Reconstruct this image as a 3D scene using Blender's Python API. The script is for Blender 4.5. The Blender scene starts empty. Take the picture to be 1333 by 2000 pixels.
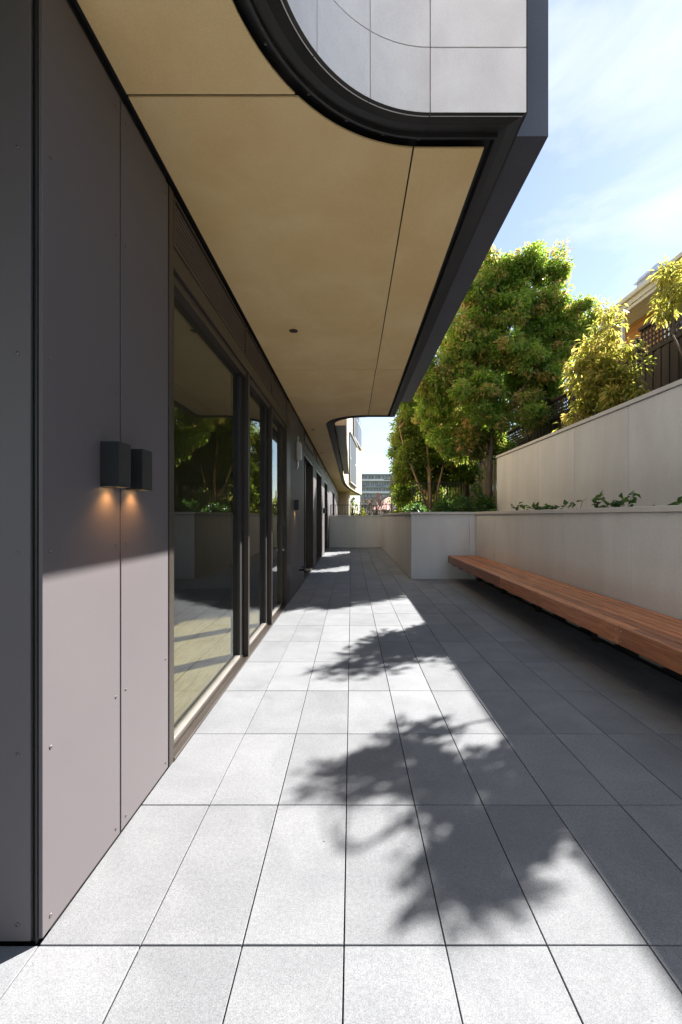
import bpy, bmesh, math, random
import numpy as np
from mathutils import Vector, Matrix

R = math.radians
random.seed(7)
SC = bpy.context.scene
COL = SC.collection

# ------------------------------------------------------------------ camera
EYE = 1.266
cd = bpy.data.cameras.new('camera')
cam = bpy.data.objects.new('camera', cd); COL.objects.link(cam)
cam.location = (0, 0, EYE); cam.rotation_euler = (R(90), 0, 0)
cd.sensor_fit = 'VERTICAL'; cd.sensor_height = 36.0
cd.lens = 818 / 2000 * 36
cd.shift_x = -(687 - 666.5) / 2000; cd.shift_y = 8 / 2000
cd.clip_start = 0.05; cd.clip_end = 3000
SC.camera = cam

# ------------------------------------------------------------------ sky and sun
SUN = Vector((1.0, 0.80, 1.077)).normalized()
ELEV = math.asin(SUN.z); AZ = math.atan2(SUN.x, SUN.y)
w = bpy.data.worlds.new('World'); SC.world = w; w.use_nodes = True
nt = w.node_tree; N = nt.nodes; L = nt.links
sky = N.new('ShaderNodeTexSky'); sky.sky_type = 'NISHITA'; sky.sun_disc = False
sky.sun_elevation = ELEV; sky.sun_rotation = AZ
sky.air_density = 1.0; sky.dust_density = 0.15; sky.ozone_density = 1.0
tc = N.new('ShaderNodeTexCoord')
mp = N.new('ShaderNodeMapping'); mp.inputs['Scale'].default_value = (1.0, 1.6, 3.2)
mp.inputs['Rotation'].default_value = (0.25, 0.1, 0.6)
nz = N.new('ShaderNodeTexNoise'); nz.inputs['Scale'].default_value = 2.2
nz.inputs['Detail'].default_value = 9; nz.inputs['Roughness'].default_value = 0.58
nz.inputs['Distortion'].default_value = 0.5
rp = N.new('ShaderNodeValToRGB')
rp.color_ramp.elements[0].position = 0.42; rp.color_ramp.elements[0].color = (.17, .17, .17, 1)
rp.color_ramp.elements[1].position = 0.78; rp.color_ramp.elements[1].color = (.8, .8, .8, 1)
mx = N.new('ShaderNodeMixRGB'); mx.inputs[2].default_value = (6.0, 6.3, 6.8, 1)
L.new(tc.outputs['Generated'], mp.inputs[0]); L.new(mp.outputs[0], nz.inputs['Vector'])
L.new(nz.outputs[0], rp.inputs[0]); L.new(rp.outputs[0], mx.inputs[0])
L.new(sky.outputs[0], mx.inputs[1]); L.new(mx.outputs[0], N['Background'].inputs[0])
N['Background'].inputs[1].default_value = 0.058
ld = bpy.data.lights.new('sun', 'SUN'); ld.energy = 5.0; ld.angle = R(0.53); ld.color = (1.0, 0.965, 0.92)
so = bpy.data.objects.new('sun', ld); COL.objects.link(so)
so.rotation_euler = SUN.to_track_quat('Z', 'Y').to_euler(); so.location = (20, 16, 22)
VS = SC.view_settings
VS.view_transform = 'Standard'; VS.look = 'None'; VS.exposure = 1.85; VS.gamma = 1.0
VS.use_curve_mapping = False
SC.cycles.use_denoising = True
SC.cycles.max_bounces = 10; SC.cycles.diffuse_bounces = 6; SC.cycles.transparent_max_bounces = 12
SC.cycles.caustics_reflective = False; SC.cycles.caustics_refractive = False
SC.cycles.sample_clamp_indirect = 6

# ------------------------------------------------------------------ materials
MATS = {}
def newmat(name):
    m = bpy.data.materials.new(name); m.use_nodes = True
    MATS[name] = m
    return m, m.node_tree, m.node_tree.nodes['Principled BSDF']
def node(t, kind, **kw):
    n = t.nodes.new(kind)
    for k, v in kw.items(): n.inputs[k].default_value = v
    return n
def ramp(t, fac, stops):
    r = t.nodes.new('ShaderNodeValToRGB'); e = r.color_ramp.elements
    while len(e) > 1: e.remove(e[0])
    for i, (p, c) in enumerate(stops):
        el = e[0] if i == 0 else e.new(p)
        el.position = p; el.color = (*c, 1) if len(c) == 3 else c
    t.links.new(fac, r.inputs[0]); return r
def coords(t, scale=(1, 1, 1), per_object=False):
    """world position, moved by a random amount for each object when asked"""
    g = t.nodes.new('ShaderNodeNewGeometry'); out = g.outputs['Position']
    if per_object:
        oi = t.nodes.new('ShaderNodeObjectInfo')
        mul = node(t, 'ShaderNodeMath'); mul.operation = 'MULTIPLY'; mul.inputs[1].default_value = 37.0
        t.links.new(oi.outputs['Random'], mul.inputs[0])
        ad = t.nodes.new('ShaderNodeVectorMath'); ad.operation = 'ADD'
        t.links.new(out, ad.inputs[0]); t.links.new(mul.outputs[0], ad.inputs[1]); out = ad.outputs[0]
    m = t.nodes.new('ShaderNodeMapping'); m.inputs['Scale'].default_value = scale
    t.links.new(out, m.inputs[0]); return m.outputs[0]
def noise(t, vec, scale, detail=4, rough=.55, dist=0.0):
    n = node(t, 'ShaderNodeTexNoise', Scale=scale, Detail=detail, Roughness=rough, Distortion=dist)
    t.links.new(vec, n.inputs['Vector']); return n.outputs[0]
def mixc(t, kind, fac, a, b):
    m = t.nodes.new('ShaderNodeMixRGB'); m.blend_type = kind
    for i, v in ((0, fac), (1, a), (2, b)):
        if isinstance(v, (int, float)): m.inputs[i].default_value = v
        elif isinstance(v, tuple): m.inputs[i].default_value = (*v, 1)
        else: t.links.new(v, m.inputs[i])
    return m.outputs[0]
def bump(t, b, h, strength, dist=.002):
    n = node(t, 'ShaderNodeBump', Strength=strength, Distance=dist)
    t.links.new(h, n.inputs['Height']); t.links.new(n.outputs[0], b.inputs['Normal'])
def obj_random(t, lo, hi):
    oi = t.nodes.new('ShaderNodeObjectInfo')
    mr = node(t, 'ShaderNodeMapRange'); mr.inputs[3].default_value = lo; mr.inputs[4].default_value = hi
    t.links.new(oi.outputs['Random'], mr.inputs[0]); return mr.outputs[0]

def mottled(name, c0, c1, scale=3, rough=.6, metallic=0.0, stretch=(1, 1, 1), bump_s=.1, fine=220, spec=.5,
            per_object=True, vary=(.95, 1.05), rough_var=.08, contrast=(.35, .68)):
    m, t, b = newmat(name)
    v = coords(t, stretch, per_object)
    n1 = noise(t, v, scale, 7, .6, .4)
    r = ramp(t, n1, [(contrast[0], c0), (contrast[1], c1)])
    n2 = noise(t, coords(t, (1, 1, 1)), fine, 3, .6)
    r2 = ramp(t, n2, [(.3, (.9, .9, .9)), (.7, (1.07, 1.07, 1.07))])
    c = mixc(t, 'MULTIPLY', 1.0, r.outputs[0], r2.outputs[0])
    hsv = node(t, 'ShaderNodeHueSaturation'); t.links.new(c, hsv.inputs['Color'])
    t.links.new(obj_random(t, *vary), hsv.inputs['Value'])
    t.links.new(hsv.outputs[0], b.inputs['Base Color'])
    mr = node(t, 'ShaderNodeMapRange'); mr.inputs[3].default_value = rough - rough_var; mr.inputs[4].default_value = rough + rough_var
    t.links.new(n1, mr.inputs[0]); t.links.new(mr.outputs[0], b.inputs['Roughness'])
    b.inputs['Metallic'].default_value = metallic; b.inputs['Specular IOR Level'].default_value = spec
    if bump_s: bump(t, b, n2, bump_s)
    return m

# terrace tile: grey speckled porcelain
m, t, b = newmat('tile_porcelain')
v = coords(t, (1, 1, 1), True)
big = ramp(t, noise(t, v, 3.0, 6, .6, .6), [(.3, (.180, .186, .196)), (.7, (.238, .244, .254))])
sp = ramp(t, noise(t, coords(t), 260, 2, .7), [(.33, (.70, .70, .70)), (.5, (1, 1, 1)), (.68, (1.18, 1.18, 1.18))])
sp2 = ramp(t, noise(t, coords(t), 75, 4, .65), [(.32, (.88, .88, .88)), (.66, (1.07, 1.07, 1.07))])
c = mixc(t, 'MULTIPLY', 1, mixc(t, 'MULTIPLY', 1, big.outputs[0], sp.outputs[0]), sp2.outputs[0])
grit = ramp(t, noise(t, coords(t, (1, 1, 1)), 34, 2, .5), [(.205, (.25, .24, .22)), (.225, (1, 1, 1))])
c = mixc(t, 'MULTIPLY', .8, c, grit.outputs[0])
hsv = node(t, 'ShaderNodeHueSaturation'); t.links.new(c, hsv.inputs['Color'])
t.links.new(obj_random(t, .91, 1.07), hsv.inputs['Value']); t.links.new(hsv.outputs[0], b.inputs['Base Color'])
rr = ramp(t, noise(t, v, 5, 5), [(.3, (.74, .74, .74)), (.7, (.86, .86, .86))])
t.links.new(rr.outputs[0], b.inputs['Roughness']); b.inputs['Specular IOR Level'].default_value = .25
bump(t, b, noise(t, coords(t), 230, 3, .7), .16, .0015)

mottled('soffit_board', (.82, .565, .25), (.93, .715, .38), 1.9, .55, bump_s=.06, vary=(.97, 1.03), contrast=(.3, .7))
mottled('panel_bronze', (.104, .091, .096), (.112, .100, .104), .8, .55, metallic=.0, bump_s=.0, fine=700, vary=(.98, 1.02), rough_var=.05, spec=.5)
mottled('louvre_bronze', (.21, .165, .125), (.25, .20, .155), 6, .4, bump_s=0)
mottled('sill_alloy', (.30, .275, .25), (.35, .32, .29), 6, .35, metallic=.3, bump_s=0)
mottled('frame_bronze', (.046, .037, .030), (.062, .050, .041), 2, .40, metallic=.3, bump_s=0, fine=40)
mottled('trim_black', (.016, .015, .015), (.026, .024, .024), 2.5, .45, bump_s=.0, fine=40, spec=.5)
mottled('blade_metal', (.075, .083, .105), (.095, .104, .128), 2, .38, metallic=.2, bump_s=.03, fine=90)
mottled('stone_pale', (.67, .63, .635), (.82, .80, .79), 3.2, .55, bump_s=.05, vary=(.96, 1.02), stretch=(1, 1, .6))
mottled('render_beige', (.50, .40, .27), (.58, .47, .33), 1.2, .7, bump_s=.05)
mottled('concrete_board', (.68, .68, .67), (.77, .775, .765), 2.2, .62, bump_s=.06, stretch=(1, 1, .3), vary=(.96, 1.03), fine=120)
mottled('coping_stone', (.60, .58, .55), (.68, .66, .63), 2, .6, bump_s=.06)
mottled('screw_steel', (.13, .12, .12), (.16, .15, .15), 5, .35, metallic=.6, bump_s=0)
mottled('fence_stain', (.030, .021, .017), (.060, .044, .036), 6, .75, stretch=(1, 1, .15), bump_s=.2, vary=(.75, 1.3))
mottled('paling_grey', (.16, .13, .105), (.26, .215, .175), 6, .85, stretch=(1, 1, .12), bump_s=.2, vary=(.7, 1.25))
mottled('gutter_cream', (.62, .55, .40), (.70, .63, .47), 3, .5, bump_s=0)
mottled('weatherboard_orange', (.50, .235, .075), (.60, .295, .10), 5, .7, stretch=(1, .2, 1), bump_s=.1)
mottled('paint_white', (.76, .75, .72), (.82, .81, .79), 3, .5, bump_s=0)
mottled('roof_iron', (.30, .31, .32), (.40, .41, .42), 3, .45, metallic=.4, bump_s=0)
mottled('galvanised', (.55, .57, .60), (.70, .72, .75), 9, .3, metallic=.85, bump_s=0)
mottled('roof_terracotta', (.50, .27, .22), (.62, .37, .31), 4, .8, bump_s=.2, fine=20)
mottled('brick_red', (.26, .10, .075), (.36, .16, .12), 9, .85, bump_s=.1)
mottled('apartment_concrete', (.40, .40, .40), (.52, .52, .52), .4, .8, bump_s=0, fine=8)
mottled('apartment_brick', (.34, .22, .18), (.42, .29, .25), .5, .85, bump_s=0, fine=8)
mottled('apartment_glass', (.10, .12, .14), (.30, .34, .38), .35, .15, bump_s=0)
mottled('soil', (.035, .026, .018), (.075, .055, .038), 9, .95, bump_s=.6, fine=60)
mottled('grass_ground', (.05, .065, .025), (.09, .10, .045), 1.2, .95, bump_s=.3, fine=30)
mottled('subfloor', (.02, .02, .02), (.03, .03, .03), 4, .9, bump_s=0)
mottled('bark_grey', (.10, .075, .055), (.20, .155, .12), 14, .9, stretch=(1, 1, .3), bump_s=.5, fine=60)
mottled('bark_tan', (.30, .20, .115), (.46, .33, .21), 12, .85, stretch=(1, 1, .3), bump_s=.4, fine=60)
mottled('pole_timber', (.17, .15, .13), (.26, .23, .20), 3, .9, stretch=(1, 1, .1), bump_s=.2)
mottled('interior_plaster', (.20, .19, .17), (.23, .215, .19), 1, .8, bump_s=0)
mottled('box_white', (.48, .475, .46), (.56, .55, .53), 5, .35, bump_s=0)

mottled('sticker_yellow', (.62, .60, .08), (.70, .68, .10), 5, .5, bump_s=0)
# timber: bench hardwood and the interior boards
def timber(name, dark, mid, light, rough=.45, ring=14, sx=(14, .7, 14), planks=None):
    m, t, b = newmat(name)
    v = coords(t, sx, True)
    n1 = noise(t, v, 2.4, 8, .65, 1.6)
    r = ramp(t, n1, [(.28, dark), (.5, mid), (.72, light)])
    n2 = noise(t, coords(t, (90, 3, 90), True), 2.0, 4, .6)
    r2 = ramp(t, n2, [(.34, (.50, .46, .44)), (.55, (1, 1, 1))])
    c = mixc(t, 'MULTIPLY', .75, r.outputs[0], r2.outputs[0])
    hsv = node(t, 'ShaderNodeHueSaturation'); t.links.new(c, hsv.inputs['Color'])
    t.links.new(obj_random(t, .62, 1.30), hsv.inputs['Value'])
    t.links.new(hsv.outputs[0], b.inputs['Base Color'])
    b.inputs['Roughness'].default_value = rough
    bump(t, b, n2, .22, .002)
timber('merbau', (.25, .078, .030), (.46, .160, .058), (.62, .275, .12), .38)
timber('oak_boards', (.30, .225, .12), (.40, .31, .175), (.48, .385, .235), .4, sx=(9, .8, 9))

# glass: clear pane that mirrors more at a slant
m, t, b = newmat('glass_pane')
t.nodes.remove(b); out = t.nodes['Material Output']
fr = node(t, 'ShaderNodeFresnel', IOR=1.66)
tr = node(t, 'ShaderNodeBsdfTransparent', Color=(.84, .87, .83, 1))
gl = node(t, 'ShaderNodeBsdfGlossy', Color=(.92, .95, .95, 1), Roughness=.004)
ms = t.nodes.new('ShaderNodeMixShader')
gg = t.nodes.new('ShaderNodeNewGeometry'); sb = t.nodes.new('ShaderNodeMath'); sb.operation = 'SUBTRACT'; sb.inputs[0].default_value = 1
ml = t.nodes.new('ShaderNodeMath'); ml.operation = 'MULTIPLY'
t.links.new(gg.outputs['Backfacing'], sb.inputs[1]); t.links.new(sb.outputs[0], ml.inputs[0]); t.links.new(fr.outputs[0], ml.inputs[1])
t.links.new(ml.outputs[0], ms.inputs[0]); t.links.new(tr.outputs[0], ms.inputs[1]); t.links.new(gl.outputs[0], ms.inputs[2])
t.links.new(ms.outputs[0], out.inputs[0])
# lamp lens
m, t, b = newmat('lamp_lens')
b.inputs['Emission Color'].default_value = (1, .62, .26, 1); b.inputs['Emission Strength'].default_value = 2.5
mottled('lamp_black', (.012, .014, .015), (.017, .019, .020), 4, .5, bump_s=0)

def leaf_mat(name, stops, trans, young=(.35, .10, .04), gloss=.33, tmix=.42):
    m, t, b = newmat(name)
    out = t.nodes['Material Output']
    g = t.nodes.new('ShaderNodeNewGeometry')
    r = ramp(t, g.outputs['Random Per Island'], stops)
    at = t.nodes.new('ShaderNodeAttribute'); at.attribute_name = 'young'
    c = mixc(t, 'MIX', at.outputs['Fac'], r.outputs[0], young)
    t.links.new(c, b.inputs['Base Color']); b.inputs['Roughness'].default_value = gloss
    b.inputs['Specular IOR Level'].default_value = .45
    tl = t.nodes.new('ShaderNodeBsdfTranslucent')
    t.links.new(mixc(t, 'MIX', at.outputs['Fac'], trans, tuple(min(1, 1.9 * x) for x in young)), tl.inputs[0])
    ms = t.nodes.new('ShaderNodeMixShader'); ms.inputs[0].default_value = tmix
    t.links.new(b.outputs[0], ms.inputs[1]); t.links.new(tl.outputs[0], ms.inputs[2])
    t.links.new(ms.outputs[0], out.inputs[0])
leaf_mat('leaf_lillypilly', [(0, (.032, .090, .024)), (.4, (.090, .190, .040)), (.75, (.17, .28, .058)), (1, (.30, .36, .075))], (.46, .66, .08), (.58, .33, .15), tmix=.48)
leaf_mat('leaf_dark', [(0, (.032, .080, .020)), (.5, (.080, .150, .030)), (1, (.18, .24, .048))], (.40, .56, .06), (.20, .13, .03))
leaf_mat('leaf_golden', [(0, (.035, .09, .02)), (.4, (.09, .16, .03)), (.75, (.23, .26, .05)), (1, (.42, .37, .08))], (.56, .58, .09), (.62, .43, .13), tmix=.5)
leaf_mat('leaf_ivy', [(0, (.018, .045, .015)), (.6, (.035, .085, .025)), (1, (.07, .13, .04))], (.12, .25, .04), (.08, .16, .03))
leaf_mat('leaf_lime', [(0, (.10, .14, .02)), (1, (.24, .26, .04))], (.4, .45, .06), (.3, .28, .05))
leaf_mat('blossom', [(0, (.30, .17, .16)), (1, (.48, .32, .30))], (.45, .28, .25), (.3, .2, .2))

# ------------------------------------------------------------------ mesh helpers
class MB:
    def __init__(s): s.v = []; s.f = []
    def add(s, vs, fs):
        o = len(s.v); s.v += [tuple(p) for p in vs]; s.f += [tuple(i + o for i in f) for f in fs]; return s
    def box(s, x0, x1, y0, y1, z0, z1, b=0.0):
        if x1 < x0: x0, x1 = x1, x0
        if y1 < y0: y0, y1 = y1, y0
        if z1 < z0: z0, z1 = z1, z0
        if b <= 0:
            return s.add([(x0, y0, z0), (x1, y0, z0), (x1, y1, z0), (x0, y1, z0), (x0, y0, z1), (x1, y0, z1), (x1, y1, z1), (x0, y1, z1)],
                         [(0, 3, 2, 1), (4, 5, 6, 7), (0, 1, 5, 4), (1, 2, 6, 5), (2, 3, 7, 6), (3, 0, 4, 7)])
        b = min(b, (x1 - x0) * .45, (y1 - y0) * .45, (z1 - z0) * .45)
        vs = []; idx = {}
        for i, (x, sx) in enumerate(((x0, 1), (x1, -1))):
            for j, (y, sy) in enumerate(((y0, 1), (y1, -1))):
                for k, (z, sz) in enumerate(((z0, 1), (z1, -1))):
                    idx[i, j, k] = len(vs)
                    vs += [(x, y + sy * b, z + sz * b), (x + sx * b, y, z + sz * b), (x + sx * b, y + sy * b, z)]
        q = [(0, 0), (1, 0), (1, 1), (0, 1)]; fs = []
        for i in (0, 1):
            fs.append(tuple(idx[i, a, c] for a, c in q))
            fs.append(tuple(idx[a, i, c] + 1 for a, c in q))
            fs.append(tuple(idx[a, c, i] + 2 for a, c in q))
        for i in (0, 1):
            for j in (0, 1):
                fs.append((idx[i, j, 0], idx[i, j, 1], idx[i, j, 1] + 1, idx[i, j, 0] + 1))
                fs.append((idx[i, 0, j], idx[i, 1, j], idx[i, 1, j] + 2, idx[i, 0, j] + 2))
                fs.append((idx[0, i, j] + 1, idx[1, i, j] + 1, idx[1, i, j] + 2, idx[0, i, j] + 2))
                for k in (0, 1): fs.append((idx[i, j, k], idx[i, j, k] + 1, idx[i, j, k] + 2))
        return s.add(vs, fs)
    def prism(s, poly, z0, z1):
        n = len(poly)
        fs = [tuple(range(n - 1, -1, -1)), tuple(range(n, 2 * n))]
        fs += [(i, (i + 1) % n, n + (i + 1) % n, n + i) for i in range(n)]
        return s.add([(x, y, z0) for x, y in poly] + [(x, y, z1) for x, y in poly], fs)
    def prism_y(s, poly, y0, y1):       # polygon in x,z pulled along y
        n = len(poly)
        fs = [tuple(range(n)), tuple(range(2 * n - 1, n - 1, -1))]
        fs += [(i, n + i, n + (i + 1) % n, (i + 1) % n) for i in range(n)]
        return s.add([(x, y0, z) for x, z in poly] + [(x, y1, z) for x, z in poly], fs)
    def tube(s, pts, rad, seg=8):
        pts = [Vector(p) for p in pts]; n = len(pts); vs = []
        if isinstance(rad, (int, float)): rad = [rad] * n
        for i, p in enumerate(pts):
            d = (pts[min(i + 1, n - 1)] - pts[max(i - 1, 0)]).normalized()
            a = d.cross(Vector((0, 0, 1)) if abs(d.z) < .9 else Vector((1, 0, 0))).normalized(); c = d.cross(a)
            vs += [p + (a * math.cos(2 * math.pi * k / seg) + c * math.sin(2 * math.pi * k / seg)) * rad[i] for k in range(seg)]
        fs = [(i * seg + k, i * seg + (k + 1) % seg, (i + 1) * seg + (k + 1) % seg, (i + 1) * seg + k) for i in range(n - 1) for k in range(seg)]
        fs += [tuple(range(seg - 1, -1, -1)), tuple(range((n - 1) * seg, n * seg))]
        return s.add(vs, fs)
    def mesh(s, name):
        me = bpy.data.meshes.new(name); me.from_pydata(s.v, [], s.f)
        bm = bmesh.new(); bm.from_mesh(me); bmesh.ops.recalc_face_normals(bm, faces=bm.faces); bm.to_mesh(me); bm.free()
        return me
    def build(s, name, mat, parent=None, smooth=False):
        me = s.mesh(name); me.materials.append(MATS[mat])
        if smooth: me.shade_smooth()
        return put(name, me, parent)
def put(name, me, parent=None, loc=None):
    o = bpy.data.objects.new(name, me); COL.objects.link(o)
    if parent is not None: o.parent = parent; o.matrix_parent_inverse = Matrix.Translation(-world_loc(parent))
    if loc is not None: o.location = loc
    return o
LOCS = {}
def world_loc(o): return LOCS.get(o.name, Vector((0, 0, 0)))
def thing(name, loc, label, cat, group=None):
    o = bpy.data.objects.new(name, None); COL.objects.link(o); o.empty_display_size = .2
    o.location = loc; LOCS[o.name] = Vector(loc); tag(o, label, cat, group); return o
def tag(o, label=None, cat=None, group=None, kind=None):
    for k, v in (('label', label), ('category', cat), ('group', group), ('kind', kind)):
        if v: o[k] = v
    return o
def box(name, mat, parent, x0, x1, y0, y1, z0, z1, b=0.0):
    return MB().box(x0, x1, y0, y1, z0, z1, b).build(name, mat, parent)
def struct(o, label=None): o['kind'] = 'structure'; (label and o.__setitem__('label', label)); return o
def arc(cx, cy, r, a0, a1, n):
    return [(cx + r * math.cos(R(a0 + (a1 - a0) * i / n)), cy + r * math.sin(R(a0 + (a1 - a0) * i / n))) for i in range(n + 1)]

# ------------------------------------------------------------------ ground and terrace floor
struct(MB().add([(-900, -900, -.30), (900, -900, -.30), (900, 1200, -.30), (-900, 1200, -.30)], [(0, 1, 2, 3)]).build('ground', 'grass_ground'),
       'flat green and brown ground reaching the horizon')
WX = -.917                      # left facade plane
floor = struct(box('terrace_floor', 'subfloor', None, -4, 2.56, -7, 17.2, -.20, -.045), 'grey paved terrace floor between facade and planter wall')
PX0, PY0, TW, TD, JG = -.9227, 1.2358, .300, .600, .0042
tile_me = MB().box(JG / 2, TW - JG / 2, JG / 2, TD - JG / 2, -.02, 0, .0012).mesh('tile'); tile_me.materials.append(MATS['tile_porcelain'])
rear = MB()
for k in range(-12, 27):
    y0 = PY0 + k * TD
    for c in range(-10, 12):
        x0 = PX0 + c * TW
        xe = x0 + TW; ye = y0 + TD
        if xe <= -.9 and y0 > 1.2: continue
        if y0 >= 8.3 and x0 > 1.2: continue
        if x0 > 2.5: continue
        jit = (random.uniform(-.0006, .0006), random.uniform(-.0006, .0006), random.uniform(-.0007, .0003))
        if k < -1 or (c < -3):
            rear.box(x0 + JG / 2, xe - JG / 2, y0 + JG / 2, ye - JG / 2, -.02 + jit[2], jit[2], .0012)
        elif xe > 2.52 or (ye > 8.5 and xe > 1.21 and y0 > 8.3) or ye > 16.95:
            MB().box(x0 + JG / 2, min(xe - JG / 2, 2.515 if y0 < 8.3 else 1.205), y0 + JG / 2, min(ye - JG / 2, 16.94), -.02, 0, .0012).build('tile', 'tile_porcelain', floor)
        else:
            put('tile', tile_me, floor, (x0 + jit[0], y0 + jit[1], jit[2]))
rear.build('tile_field', 'tile_porcelain', floor)['kind'] = 'stuff'

# ------------------------------------------------------------------ apartment building
bld = thing('apartment_building', (-.917, 1.234, 0), 'dark panelled apartment building with curved overhang and ochre soffit beside the terrace', 'building')
SZ = 2.96                       # underside of the soffit
# --- wall panels with screws
scr_me = MB()
def screw_mesh():
    m = MB(); n = 10
    prof = [(.0065, 0), (.0065, .0012), (.0045, .0028), (.0018, .0030), (.0015, .0016)]
    vs = []; fs = []
    for r, h in prof: vs += [(h, r * math.cos(2 * math.pi * k / n), r * math.sin(2 * math.pi * k / n)) for k in range(n)]
    for i in range(len(prof) - 1):
        fs += [(i * n + k, i * n + (k + 1) % n, (i + 1) * n + (k + 1) % n, (i + 1) * n + k) for k in range(n)]
    fs.append(tuple((len(prof) - 1) * n + k for k in range(n)))
    return m.add(vs, fs).mesh('screw')
SCREW = screw_mesh(); SCREW.materials.append(MATS['screw_steel'])
SCZ = (.05, .562, 1.155, 1.745, 2.36, 2.86)
def wall_panel(y0, y1, z0=.012, z1=2.925, screws=True, label=None):
    p = box('wall_panel', 'panel_bronze', bld, WX - .012, WX, y0 + .0045, y1 - .0045, z0, z1, .0012)
    if label: p['label'] = label
    if screws:
        for sy in (y0 + .038, y1 - .034):
            for z in SCZ:
                if z0 < z < z1: put('screw', SCREW, p, (WX, sy, z))
    return p
wall_panel(1.238, 1.663); wall_panel(1.663, 2.098)
for a, bb in ((6.30, 7.18), (7.18, 8.06), (10.10, 10.90), (12.90, 14.20), (16.00, 17.2), (17.2, 18.4)): wall_panel(a, bb, screws=a < 9)
for a, bb in ((18.4, 20.2), (22.6, 25.0), (25.0, 28.0)): wall_panel(a, bb, screws=False)
# return wall that faces the viewer at the corner
RY = 1.2345
rp_ = box('wall_panel', 'panel_bronze', bld, -1.66, -.947, RY, RY + .012, .012, 3.6, .0012)
rp_['label'] = 'dark end panel facing the viewer at the corner'
srm = SCREW.copy()
srm.transform(Matrix.Rotation(R(-90), 4, 'Z'))
for z in (.062, .562, 1.155, 1.745, 2.355, 2.93): put('screw', srm, rp_, (-.985, RY, z))
for z in (.062, .562, 1.155, 1.745, 2.355, 2.93): put('screw', srm, rp_, (-1.60, RY, z))
box('wall_panel', 'panel_bronze', bld, -2.6, -1.668, RY, RY + .012, .012, 3.6, .0012)
box('corner_trim', 'trim_black', bld, -.936, -.930, RY + .004, RY + .05, 0.0, 2.945, .001)
box('joint_backing', 'trim_black', bld, -3.0, -.9385, RY + .014, RY + .055, 0, 3.6)
# backing wall behind the panels with door openings left free
OPEN = [(2.105, 6.285), (8.06, 10.10), (10.90, 12.90), (14.20, 16.00), (20.2, 22.6)]
prev = RY + .057
for a, bb in OPEN + [(30.0, 30.0)]:
    box('backing_wall', 'trim_black', bld, -1.20, WX - .0135, prev, a, -.04, 2.985); prev = bb
for a, bb in OPEN[1:]: box('door_head', 'trim_black', bld, -1.20, WX - .0135, a + .002, bb - .002, 2.56, 2.984)
for a, bb in OPEN[1:]:
    box('wall_panel', 'panel_bronze', bld, WX - .012, WX, a + .003, bb - .003, 2.53, 2.70, .0012)
    g = box('vent_grille', 'frame_bronze', bld, WX - .010, WX + .002, a + .15, bb - .15, 2.735, 2.90, .001)
    for q in range(6): box('slat', 'box_white', g, WX + .003, WX + .008, a + .17, bb - .17, 2.75 + q * .024, 2.757 + q * .024)

# --- large sliding door set
GX = -.985
sd = MB()
sd.box(-1.05, WX + .002, 2.104, 2.155, 0.002, 2.93, .002)            # near jamb, two steps
sd.box(-1.06, WX - .010, 2.157, 2.19, 0.062, 2.489, .002)
sd.box(-1.05, WX - .002, 2.157, 6.235, 2.55, 2.655, .002)            # head band
sd.box(-1.05, WX - .018, 2.157, 6.235, 2.49, 2.548, .002)
sd.box(-1.05, WX + .002, 5.93, 6.283, 0.002, 2.93, .002)             # far jamb
door = sd.build('sliding_door', 'frame_bronze', bld)
door['label'] = 'tall bronze framed sliding glass doors'
box('sill', 'frame_bronze', door, -1.05, WX + .006, 2.157, 5.928, .001, .020, .002)
box('sill_track', 'frame_bronze', door, -1.05, -.957, 2.157, 5.928, .022, .042, .002)
for y0, y1 in ((3.72, 3.765), (4.81, 4.85)):
    box('mullion', 'frame_bronze', door, -.962, WX + .001, y0, y1, .021, 2.53, .002)
    box('stile', 'trim_black', door, -1.045, -.964, y0 - .10, y1 + .02, .043, 2.53, .002)  # black colour carries the shade beside the projecting mullion
for y0, y1 in ((2.192, 3.618), (3.787, 4.708), (4.872, 5.738)):
    box('bottom_rail', 'sill_alloy', door, -1.0, -.962, y0, y1, .044, .064, .002)
    g = box('glass_pane', 'glass_pane', door, GX - .004, GX, y0, y1, .067, 2.489)
h = MB(); h.box(-.958, -.935, 5.80, 5.83, .86, 1.16, .006); h.box(-.985, -.958, 5.805, 5.825, .90, .93); h.box(-.985, -.958, 5.805, 5.825, 1.09, 1.12)
h.build('handle', 'trim_black', door)
box('door_stile', 'frame_bronze', door, -1.045, -.957, 5.74, 5.927, .043, 2.488, .002)
lk = MB(); lk.tube([(-.958, 5.815, .80), (-.935, 5.815, .80)], .016, 12); lk.build('lock', 'galvanised', door)
box('notice_sheet', 'box_white', door, GX + .0005, GX + .0015, 5.05, 5.20, 1.28, 1.86)
box('safety_sticker', 'sticker_yellow', door, GX + .0005, GX + .0015, 5.44, 5.50, 1.46, 1.60)
# louvre strip above the doors
for y0, y1 in ((2.16, 3.66), (3.66, 4.86), (4.86, 6.23)):
    f = MB(); f.box(-1.00, WX, y0 + .003, y0 + .022, 2.66, 2.925, .001); f.box(-1.00, WX, y1 - .022, y1 - .003, 2.66, 2.925, .001)
    f.box(-1.00, WX, y0 + .023, y1 - .023, 2.66, 2.672); f.box(-1.00, WX, y0 + .023, y1 - .023, 2.912, 2.925)
    f.box(-1.02, -1.002, y0, y1, 2.66, 2.93)
    lv = f.build('louvre', 'frame_bronze', bld)
    for q in range(9):
        z = 2.682 + q * .0255
        MB().prism_y([(WX - .004, z), (WX - .002, z + .003), (WX - .045, z + .022), (WX - .047, z + .019)], y0 + .024, y1 - .024).build('slat', 'louvre_bronze', lv)
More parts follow.
